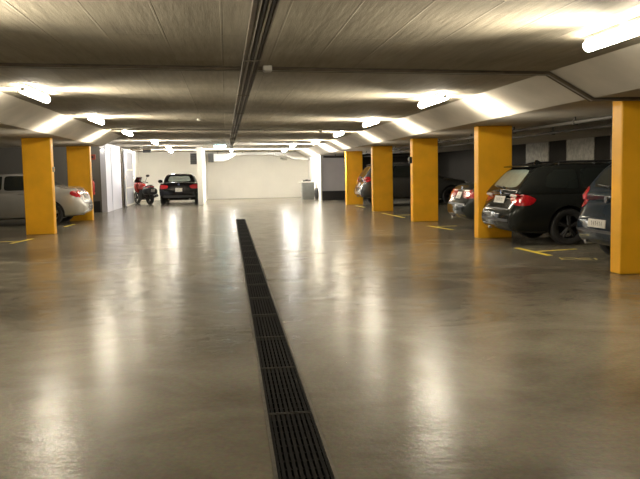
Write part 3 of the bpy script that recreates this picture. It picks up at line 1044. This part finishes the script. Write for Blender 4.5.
    for (poly, side_or_rear, mm, nm) in P.get('extras', []):
        if side_or_rear == 'rear':
            link(nm, decal(bvh, poly, F_rear(), dens=6), mm, root, smooth=True)
        else:
            for s in (-1, 1):
                link(nm, decal(bvh, poly, F_side(s), off=0.008), mm, root, smooth=True)
    return root

WAGON = dict(L=4.53, W=0.885, r=0.325, axles=(1.04, 3.76), paint='p_black', rim='alloy_dark',
    low=[(0.00, 0.70, 0.34, 0.56, 0.58), (0.05, 0.80, 0.26, 0.62, 0.64), (0.11, 0.85, 0.24, 0.70, 0.72), (0.16, 0.855, 0.24, 0.90, 0.93), (0.45, 0.875, 0.22, 0.935, 0.97), (1.0, 0.885, 0.19, 0.935, 0.97),
         (2.2, 0.885, 0.18, 0.92, 0.96), (3.2, 0.88, 0.18, 0.89, 0.97), (3.6, 0.89, 0.18, 0.86, 0.92), (4.1, 0.85, 0.19, 0.78, 0.82), (4.38, 0.78, 0.21, 0.66, 0.69), (4.49, 0.70, 0.26, 0.58, 0.6), (4.53, 0.60, 0.34, 0.5, 0.51)],
    top=[(0.13, 0.92, 0.78, 0.93, 0.74), (0.17, 0.93, 0.81, 0.99, 0.76), (0.48, 0.93, 0.845, 1.345, 0.63), (0.56, 0.93, 0.85, 1.40, 0.62), (0.9, 0.93, 0.86, 1.425, 0.62), (1.8, 0.93, 0.86, 1.43, 0.625),
         (2.35, 0.93, 0.855, 1.41, 0.62), (2.65, 0.93, 0.85, 1.36, 0.61), (3.05, 0.93, 0.83, 1.12, 0.68), (3.35, 0.93, 0.80, 0.95, 0.74)],
    side_glass=[[(0.62, 1.02), (1.22, 0.985), (1.22, 1.325), (0.84, 1.325), (0.68, 1.22)], [(1.29, 0.98), (2.08, 0.975), (2.08, 1.345), (1.29, 1.335)], [(2.15, 0.975), (2.93, 0.975), (2.93, 1.02), (2.60, 1.29), (2.40, 1.335), (2.15, 1.345)]],
    rear_glass=[(-0.60, 1.02), (0.60, 1.02), (0.53, 1.33), (-0.53, 1.33)], rear_m='glass_rear',
    front_glass=[(-0.66, 1.0), (0.66, 1.0), (0.55, 1.33), (-0.55, 1.33)],
    tail=(0.15, 0.80, math.radians(40), [([(-0.30, 0.80), (-0.05, 0.71), (0.18, 0.71), (0.25, 0.82), (0.08, 0.91), (-0.28, 0.915)], 'red_lamp'), ([(-0.30, 0.845), (-0.14, 0.83), (-0.02, 0.89), (-0.26, 0.915)], 'clear_lamp')]),
    head=(4.3, 0.70, math.radians(35), [(-0.2, 0.62), (0.2, 0.65), (0.24, 0.75), (-0.2, 0.70)]),
    plate_z=0.80, plate_size=(0.50, 0.13), rear_trim=[[(-0.66, 0.42), (0.66, 0.42), (0.66, 0.47), (-0.66, 0.47)]], exhausts=[1], ex_z=0.28, mirror=(2.85, 0.89, 1.02), handles=[(1.55, 0.87), (2.35, 0.86)],
    badge=0.93, round_badge=True, wiper=(1.015, 0.0, 0.40), rails=(0.75, 2.5, 0.575, 1.45), spoiler=(0.52, 0.60, 1.395, 0.12), fin=(0.85, 1.45),
    extras=[([(-0.60, 0.63), (0.60, 0.63), (0.60, 0.655), (-0.60, 0.655)], 'rear', 'black', 'bumper_seam')])

def sedan(paint, rim='alloy', **kw):
    d = dict(L=4.50, W=0.885, r=0.315, axles=(1.02, 3.75), paint=paint, rim=rim,
        low=[(0.00, 0.66, 0.36, 0.56, 0.58), (0.05, 0.76, 0.28, 0.64, 0.66), (0.12, 0.82, 0.25, 0.80, 0.84), (0.16, 0.835, 0.25, 0.95, 1.02), (0.35, 0.862, 0.23, 0.96, 1.05), (0.9, 0.885, 0.20, 0.95, 1.04),
             (2.2, 0.885, 0.18, 0.92, 0.96), (3.2, 0.88, 0.18, 0.88, 0.96), (3.6, 0.87, 0.18, 0.85, 0.91), (4.1, 0.83, 0.19, 0.77, 0.81), (4.36, 0.76, 0.21, 0.66, 0.69), (4.46, 0.68, 0.26, 0.58, 0.6), (4.50, 0.58, 0.34, 0.5, 0.51)],
        top=[(0.55, 0.96, 0.68, 0.99, 0.66), (0.85, 0.95, 0.78, 1.10, 0.67), (1.30, 0.94, 0.83, 1.355, 0.60), (1.55, 0.93, 0.84, 1.405, 0.59), (2.0, 0.93, 0.845, 1.425, 0.60),
             (2.4, 0.93, 0.84, 1.405, 0.60), (2.7, 0.93, 0.835, 1.34, 0.61), (3.1, 0.93, 0.81, 1.10, 0.67), (3.4, 0.93, 0.78, 0.94, 0.73)],
        side_glass=[[(1.02, 1.02), (1.25, 0.99), (2.08, 0.98), (2.08, 1.335), (1.55, 1.325), (1.30, 1.23)], [(2.15, 0.98), (2.98, 0.975), (2.98, 1.02), (2.66, 1.27), (2.45, 1.325), (2.15, 1.335)]],
        rear_glass=[(-0.58, 1.09), (0.58, 1.09), (0.50, 1.35), (-0.50, 1.35)], rear_m='glass',
        front_glass=[(-0.66, 1.0), (0.66, 1.0), (0.55, 1.33), (-0.55, 1.33)],
        tail=(0.12, 0.72, math.radians(38), [([(-0.40, 0.76), (-0.20, 0.72), (0.14, 0.72), (0.24, 0.80), (0.20, 0.90), (-0.38, 0.91)], 'red_lamp'), ([(-0.34, 0.87), (-0.10, 0.87), (-0.10, 0.90), (-0.34, 0.90)], 'clear_lamp')]),
        head=(4.27, 0.70, math.radians(35), [(-0.2, 0.62), (0.2, 0.65), (0.24, 0.75), (-0.2, 0.70)]),
        plate_z=0.78, rear_trim=[[(-0.62, 0.58), (0.62, 0.58), (0.62, 0.61), (-0.62, 0.61)]], exhausts=[1], ex_z=0.28, mirror=(2.9, 0.86, 1.0), handles=[(1.6, 0.88), (2.4, 0.87)], badge=0.93, round_badge=True)
    d.update(kw)
    return d

HATCH = dict(L=3.90, W=0.81, r=0.31, axles=(0.70, 3.15), paint='p_navy', rim='alloy_dark',
    low=[(0.00, 0.60, 0.36, 0.60, 0.62), (0.05, 0.69, 0.28, 0.66, 0.68), (0.11, 0.75, 0.26, 0.74, 0.78), (0.16, 0.77, 0.25, 0.92, 0.96), (0.40, 0.80, 0.23, 0.95, 1.0), (1.0, 0.81, 0.20, 0.95, 0.99),
         (2.0, 0.81, 0.19, 0.94, 0.98), (2.8, 0.80, 0.19, 0.92, 1.0), (3.2, 0.79, 0.19, 0.88, 0.94), (3.6, 0.75, 0.2, 0.78, 0.82), (3.78, 0.69, 0.22, 0.68, 0.7), (3.86, 0.62, 0.27, 0.6, 0.61), (3.90, 0.54, 0.36, 0.52, 0.53)],
    top=[(0.13, 0.94, 0.70, 0.96, 0.67), (0.20, 0.95, 0.735, 1.08, 0.66), (0.40, 0.95, 0.76, 1.38, 0.56), (0.52, 0.95, 0.765, 1.43, 0.555), (0.9, 0.95, 0.77, 1.455, 0.56), (1.5, 0.95, 0.77, 1.46, 0.56),
         (1.95, 0.95, 0.765, 1.43, 0.555), (2.2, 0.95, 0.76, 1.37, 0.56), (2.6, 0.95, 0.73, 1.12, 0.63), (2.9, 0.95, 0.70, 0.97, 0.66)],
    side_glass=[[(0.52, 1.04), (1.05, 1.0), (1.05, 1.35), (0.68, 1.36)], [(1.12, 1.0), (2.45, 0.99), (2.45, 1.04), (2.15, 1.28), (1.95, 1.355), (1.12, 1.365)]],
    rear_glass=[(-0.52, 1.06), (0.52, 1.06), (0.46, 1.36), (-0.46, 1.36)], rear_m='glass',
    front_glass=[(-0.56, 1.02), (0.56, 1.02), (0.48, 1.34), (-0.48, 1.34)],
    tail=(0.14, 0.68, math.radians(30), [([(-0.10, 0.80), (-0.02, 0.76), (0.08, 0.80), (0.13, 0.92), (0.08, 1.05), (-0.02, 1.08), (-0.10, 1.02)], 'red_lamp')]),
    head=(3.65, 0.60, math.radians(35), [(-0.15, 0.62), (0.15, 0.65), (0.17, 0.8), (-0.15, 0.76)]),
    plate_z=0.57, plate_size=(0.50, 0.115), rear_trim=[[(-0.60, 0.44), (0.60, 0.44), (0.60, 0.48), (-0.60, 0.48)]], exhausts=[1], ex_z=0.28, mirror=(2.35, 0.78, 1.05), handles=[(1.3, 0.9)],
    badge=0.90, wiper=(1.07, 0.0, 0.35), spoiler=(0.50, 0.54, 1.425, 0.10))

SUV = dict(L=4.55, W=0.90, r=0.36, axles=(0.86, 3.55), paint='p_grey', rim='alloy_dark',
    low=[(0.00, 0.70, 0.46, 0.66, 0.68), (0.05, 0.80, 0.38, 0.74, 0.76), (0.11, 0.85, 0.35, 0.86, 0.90), (0.16, 0.865, 0.34, 1.0, 1.03), (0.45, 0.89, 0.32, 1.05, 1.09), (1.0, 0.90, 0.30, 1.05, 1.09),
         (2.2, 0.90, 0.28, 1.03, 1.07), (3.1, 0.895, 0.28, 1.01, 1.08), (3.6, 0.885, 0.29, 0.97, 1.04), (4.1, 0.86, 0.30, 0.90, 0.96), (4.4, 0.80, 0.33, 0.78, 0.82), (4.51, 0.72, 0.38, 0.68, 0.7), (4.55, 0.62, 0.44, 0.6, 0.61)],
    top=[(0.13, 1.04, 0.78, 1.05, 0.74), (0.19, 1.05, 0.82, 1.16, 0.74), (0.46, 1.05, 0.845, 1.56, 0.64), (0.60, 1.05, 0.85, 1.62, 0.63), (1.0, 1.05, 0.855, 1.645, 0.635), (1.9, 1.05, 0.855, 1.65, 0.635),
         (2.3, 1.05, 0.85, 1.625, 0.63), (2.55, 1.05, 0.845, 1.56, 0.63), (2.95, 1.05, 0.82, 1.25, 0.70), (3.25, 1.05, 0.79, 1.06, 0.74)],
    side_glass=[[(0.60, 1.13), (1.12, 1.10), (1.12, 1.53), (0.75, 1.53)], [(1.19, 1.10), (1.98, 1.095), (1.98, 1.55), (1.19, 1.54)], [(2.05, 1.095), (2.85, 1.09), (2.85, 1.14), (2.5, 1.48), (2.3, 1.54), (2.05, 1.55)]],
    rear_glass=[(-0.60, 1.14), (0.60, 1.14), (0.53, 1.53), (-0.53, 1.53)], rear_m='glass',
    front_glass=[(-0.66, 1.12), (0.66, 1.12), (0.56, 1.52), (-0.56, 1.52)],
    tail=(0.15, 0.76, math.radians(38), [([(-0.20, 0.93), (0.16, 0.93), (0.22, 1.02), (0.16, 1.16), (-0.16, 1.12)], 'red_lamp'), ([(-0.10, 0.95), (0.04, 0.95), (0.06, 1.0), (-0.10, 1.0)], 'clear_lamp')]),
    head=(4.33, 0.70, math.radians(35), [(-0.2, 0.78), (0.2, 0.80), (0.24, 0.92), (-0.2, 0.88)]),
    plate_z=0.84, rear_trim=[[(-0.70, 0.48), (0.70, 0.48), (0.70, 0.58), (-0.70, 0.58)]], trim_m='p_silver', exhausts=[1], ex_z=0.38, mirror=(2.8, 0.88, 1.16), handles=[(1.4, 0.98), (2.25, 0.97)],
    badge=1.02, wiper=(1.12, 0.0, 0.35), rails=(0.8, 2.4, 0.585, 1.68), spoiler=(0.56, 0.58, 1.61, 0.10))

ROADSTER = dict(L=4.03, W=0.87, r=0.315, axles=(0.80, 3.25), paint='p_jet', rim='alloy',
    low=[(0.00, 0.68, 0.30, 0.58, 0.60), (0.05, 0.78, 0.22, 0.66, 0.68), (0.11, 0.83, 0.20, 0.80, 0.84), (0.17, 0.845, 0.20, 0.88, 0.93), (0.40, 0.865, 0.18, 0.90, 0.95), (0.9, 0.87, 0.16, 0.90, 0.93),
         (1.8, 0.86, 0.15, 0.86, 0.89), (2.5, 0.86, 0.15, 0.84, 0.90), (3.1, 0.86, 0.15, 0.82, 0.87), (3.6, 0.82, 0.16, 0.72, 0.76), (3.88, 0.74, 0.18, 0.6, 0.63), (3.99, 0.66, 0.22, 0.52, 0.54), (4.03, 0.56, 0.3, 0.45, 0.46)],
    top=[(0.55, 0.88, 0.66, 0.90, 0.66), (0.68, 0.88, 0.72, 1.02, 0.66), (0.95, 0.88, 0.75, 1.26, 0.58), (1.10, 0.88, 0.76, 1.295, 0.56), (1.4, 0.87, 0.76, 1.30, 0.56),
         (1.65, 0.87, 0.755, 1.28, 0.555), (1.85, 0.87, 0.75, 1.22, 0.56), (2.15, 0.87, 0.73, 1.02, 0.62), (2.4, 0.87, 0.70, 0.88, 0.66)],
    side_glass=[[(1.15, 0.92), (2.05, 0.91), (2.05, 0.95), (1.80, 1.18), (1.62, 1.225), (1.2, 1.225)]],
    rear_glass=[(-0.50, 0.975), (0.50, 0.975), (0.42, 1.20), (-0.42, 1.20)], rear_m='glass_pale',
    front_glass=[(-0.56, 0.93), (0.56, 0.93), (0.46, 1.19), (-0.46, 1.19)],
    tail=(0.14, 0.70, math.radians(25), [([(-0.24, 0.68), (0.0, 0.66), (0.15, 0.70), (0.16, 0.84), (-0.06, 0.85), (-0.24, 0.80)], 'red_lamp')]),
    head=(3.8, 0.62, math.radians(35), [(-0.2, 0.55), (0.2, 0.58), (0.2, 0.68), (-0.2, 0.64)]),
    plate_z=0.62, rear_trim=[[(-0.70, 0.30), (0.70, 0.30), (0.68, 0.40), (-0.68, 0.40)]], exhausts=[-1, 1], ex_z=0.24, mirror=(2.0, 0.84, 0.98), handles=[(1.2, 0.78)], badge=0.84, round_badge=True)

make_car(WAGON, 'black estate car with red and clear rear lights, parked right of the second pillar', 'car', (4.86, 13.39, 0), 0.0)
make_car(HATCH, 'dark navy hatchback partly hidden by the nearest right pillar', 'car', (5.12, 10.01, 0), 0.0)
make_car(sedan('p_green'), 'dark saloon with red rear lights seen between the second and third right pillars', 'car', (5.16, 16.72, 0), 0.0)
make_car(SUV, 'grey off-roader with a pale rear bumper parked beyond the fourth right pillar', 'car', (5.10, 29.40, 0), 0.0)
sv = make_car(sedan('p_silver', axles=(0.87, 3.62), tail=(0.12, 0.72, math.radians(38), [([(-0.34, 0.80), (-0.2, 0.75), (0.14, 0.75), (0.25, 0.84), (0.20, 0.945), (-0.32, 0.945)], 'red_lamp'), ([(-0.14, 0.82), (0.0, 0.82), (0.0, 0.87), (-0.14, 0.87)], 'clear_lamp')]),
    side_glass=[[(0.98, 1.01), (1.25, 0.98), (2.08, 0.97), (2.08, 1.365), (1.62, 1.365), (1.30, 1.27)], [(2.14, 0.97), (3.0, 0.965), (3.0, 1.01), (2.66, 1.29), (2.45, 1.36), (2.14, 1.365)]]),
    'silver saloon at left parked behind the front left pillar', 'car', (-4.07, 23.20, 0), PI)
sv.scale = (1.04, 1.04, 1.04)
rd = make_car(ROADSTER, 'black roadster with black soft top parked in the open white garage', 'car', (-2.17, 35.35, 0), PI / 2)

rd.scale = (1.05, 1.06, 1.09)

# ------------------------------------------------------------------ motorcycle
def make_bike(label, loc, rz):
    t = thing('motorcycle', label, 'motorcycle', loc, rz)
    r = 0.31
    for x, wd in ((0.0, 0.17), (1.42, 0.12)):
        w_ = link('wheel', tyre_bm(r, wd, 0.70), 'rubber', t, smooth=True, loc=(x, 0, r))
        bm = B()
        lathe(bm, [(r * 0.71, -0.05), (r * 0.71, 0.05), (r * 0.64, 0.05), (r * 0.64, -0.05), (r * 0.71, -0.05)], 'y', 24)
        for k in range(6):
            a = PI / 3 * k
            tube(bm, [(0.02 * math.cos(a), 0, 0.02 * math.sin(a)), (r * 0.67 * math.cos(a), 0, r * 0.67 * math.sin(a))], 0.014, 6)
        lathe(bm, [(0.001, -0.06), (0.05, -0.06), (0.05, 0.06), (0.001, 0.06)], 'y', 14)
        link('rim', bm, 'alloy_dark', w_, smooth=True)
    bm = B()
    loft(bm, [[(x, -wy, z0), (x, wy, z0), (x, wy * 0.8, z1), (x, -wy * 0.8, z1)] for x, wy, z0, z1 in ((0.36, 0.12, 0.30, 0.55), (0.5, 0.19, 0.22, 0.66), (0.85, 0.19, 0.20, 0.66), (1.02, 0.13, 0.28, 0.6))])
    link('engine', bm, 'black', t, bevel=0.03)
    bm = B()
    for s in (-1, 1):
        tube(bm, [(0.0, s * 0.10, r), (0.36, s * 0.13, 0.42), (0.55, s * 0.14, 0.62), (1.08, s * 0.07, 0.92)], 0.026, 8)
    link('frame', bm, 'alloy_dark', t, smooth=True)
    bm = B()
    for s in (-1, 1):
        tube(bm, [(1.42, s * 0.10, r), (1.12, s * 0.10, 0.98)], 0.027, 10)
    link('fork', bm, 'chrome', t, smooth=True)
    def blob(name, secs, m):
        bm = B()
        S_ = []
        for x, wy, z0, z1 in secs:
            c = (z0 + z1) / 2
            h = (z1 - z0) / 2
            S_.append([(x, wy * math.copysign(abs(math.cos(a)) ** 0.7, math.cos(a)), c + h * math.copysign(abs(math.sin(a)) ** 0.7, math.sin(a))) for a in [2 * PI * k / 16 for k in range(16)]])
        loft(bm, S_)
        return link(name, bm, m, t, smooth=True, angle=60)
    blob('tank', [(0.48, 0.10, 0.70, 0.84), (0.60, 0.17, 0.66, 0.95), (0.82, 0.21, 0.66, 1.02), (1.0, 0.17, 0.72, 1.0), (1.08, 0.08, 0.80, 0.94)], 'red_bike')
    blob('fairing', [(0.98, 0.22, 0.52, 0.92), (1.12, 0.27, 0.50, 1.06), (1.28, 0.24, 0.62, 1.08), (1.42, 0.16, 0.72, 1.0), (1.52, 0.05, 0.80, 0.9)], 'red_bike')
    blob('tail_cowl', [(-0.32, 0.06, 0.80, 0.88), (-0.15, 0.12, 0.76, 0.90), (0.10, 0.14, 0.70, 0.86), (0.34, 0.12, 0.66, 0.80)], 'red_bike')
    blob('seat', [(-0.10, 0.12, 0.86, 0.93), (0.12, 0.15, 0.80, 0.90), (0.36, 0.16, 0.74, 0.84), (0.56, 0.11, 0.76, 0.84)], 'black')
    bx = blob('pannier', [(-0.30, 0.24, 0.48, 0.76), (-0.2, 0.30, 0.44, 0.80), (0.18, 0.30, 0.44, 0.80), (0.28, 0.24, 0.48, 0.76)], 'black')
    bm = B()
    loft(bm, [[(1.38, y, 1.04), (1.36, y, 1.03), (1.12, y * 0.8, 1.28), (1.13, y * 0.8, 1.29)] for y in (-0.18, 0.0, 0.18)])
    link('windscreen', bm, 'glass', t)
    bm = B()
    tube(bm, [(0.98, -0.36, 1.02), (1.08, -0.20, 1.06), (1.12, 0, 1.04), (1.08, 0.20, 1.06), (0.98, 0.36, 1.02)], 0.016, 8)
    hb = link('handlebar', bm, 'black', t, smooth=True)
    for s in (-1, 1):
        bm = B()
        tube(bm, [(0.96, s * 0.37, 1.015), (1.02, s * 0.27, 1.04)], 0.022, 8)
        link('grip', bm, 'rubber', hb, smooth=True)
        bm = B()
        tube(bm, [(1.05, s * 0.26, 1.05), (1.02, s * 0.36, 1.30)], 0.010, 6)
        mo = link('mirror_stalk', bm, 'black', t, smooth=True)
        bm = B()
        ellipsoid(bm, (1.02, s * 0.39, 1.35), (0.03, 0.10, 0.06))
        link('mirror', bm, 'black', mo, smooth=True)
    bm = B()
    tube(bm, [(0.6, -0.2, 0.28), (0.2, -0.22, 0.32), (-0.3, -0.24, 0.42)], [0.03, 0.055, 0.06], 12)
    link('exhaust', bm, 'chrome', t, smooth=True)
    ml = link('tail_light', box(B(), -0.345, -0.31, -0.08, 0.08, 0.81, 0.87), 'red_lamp', t, bevel=0.01)
    p = plate(t, -0.36, 0.0, 0.66, -0.2, 0.18, 0.145)
    bm = B()
    prism(bm, [(-0.35, 0.58), (-0.33, 0.58), (-0.22, 0.82), (-0.30, 0.82)], 'y', -0.09, 0.09)
    link('mudguard', bm, 'black', t, bevel=0.008)
    bm = B()
    tube(bm, [(0.62, 0.12, 0.24), (0.70, 0.34, 0.012)], 0.014, 8)
    link('side_stand', bm, 'black', t, smooth=True)
    return t
make_bike('red motorcycle with black panniers parked left of the roadster in the garage', (-3.60, 36.55, 0), math.radians(120))
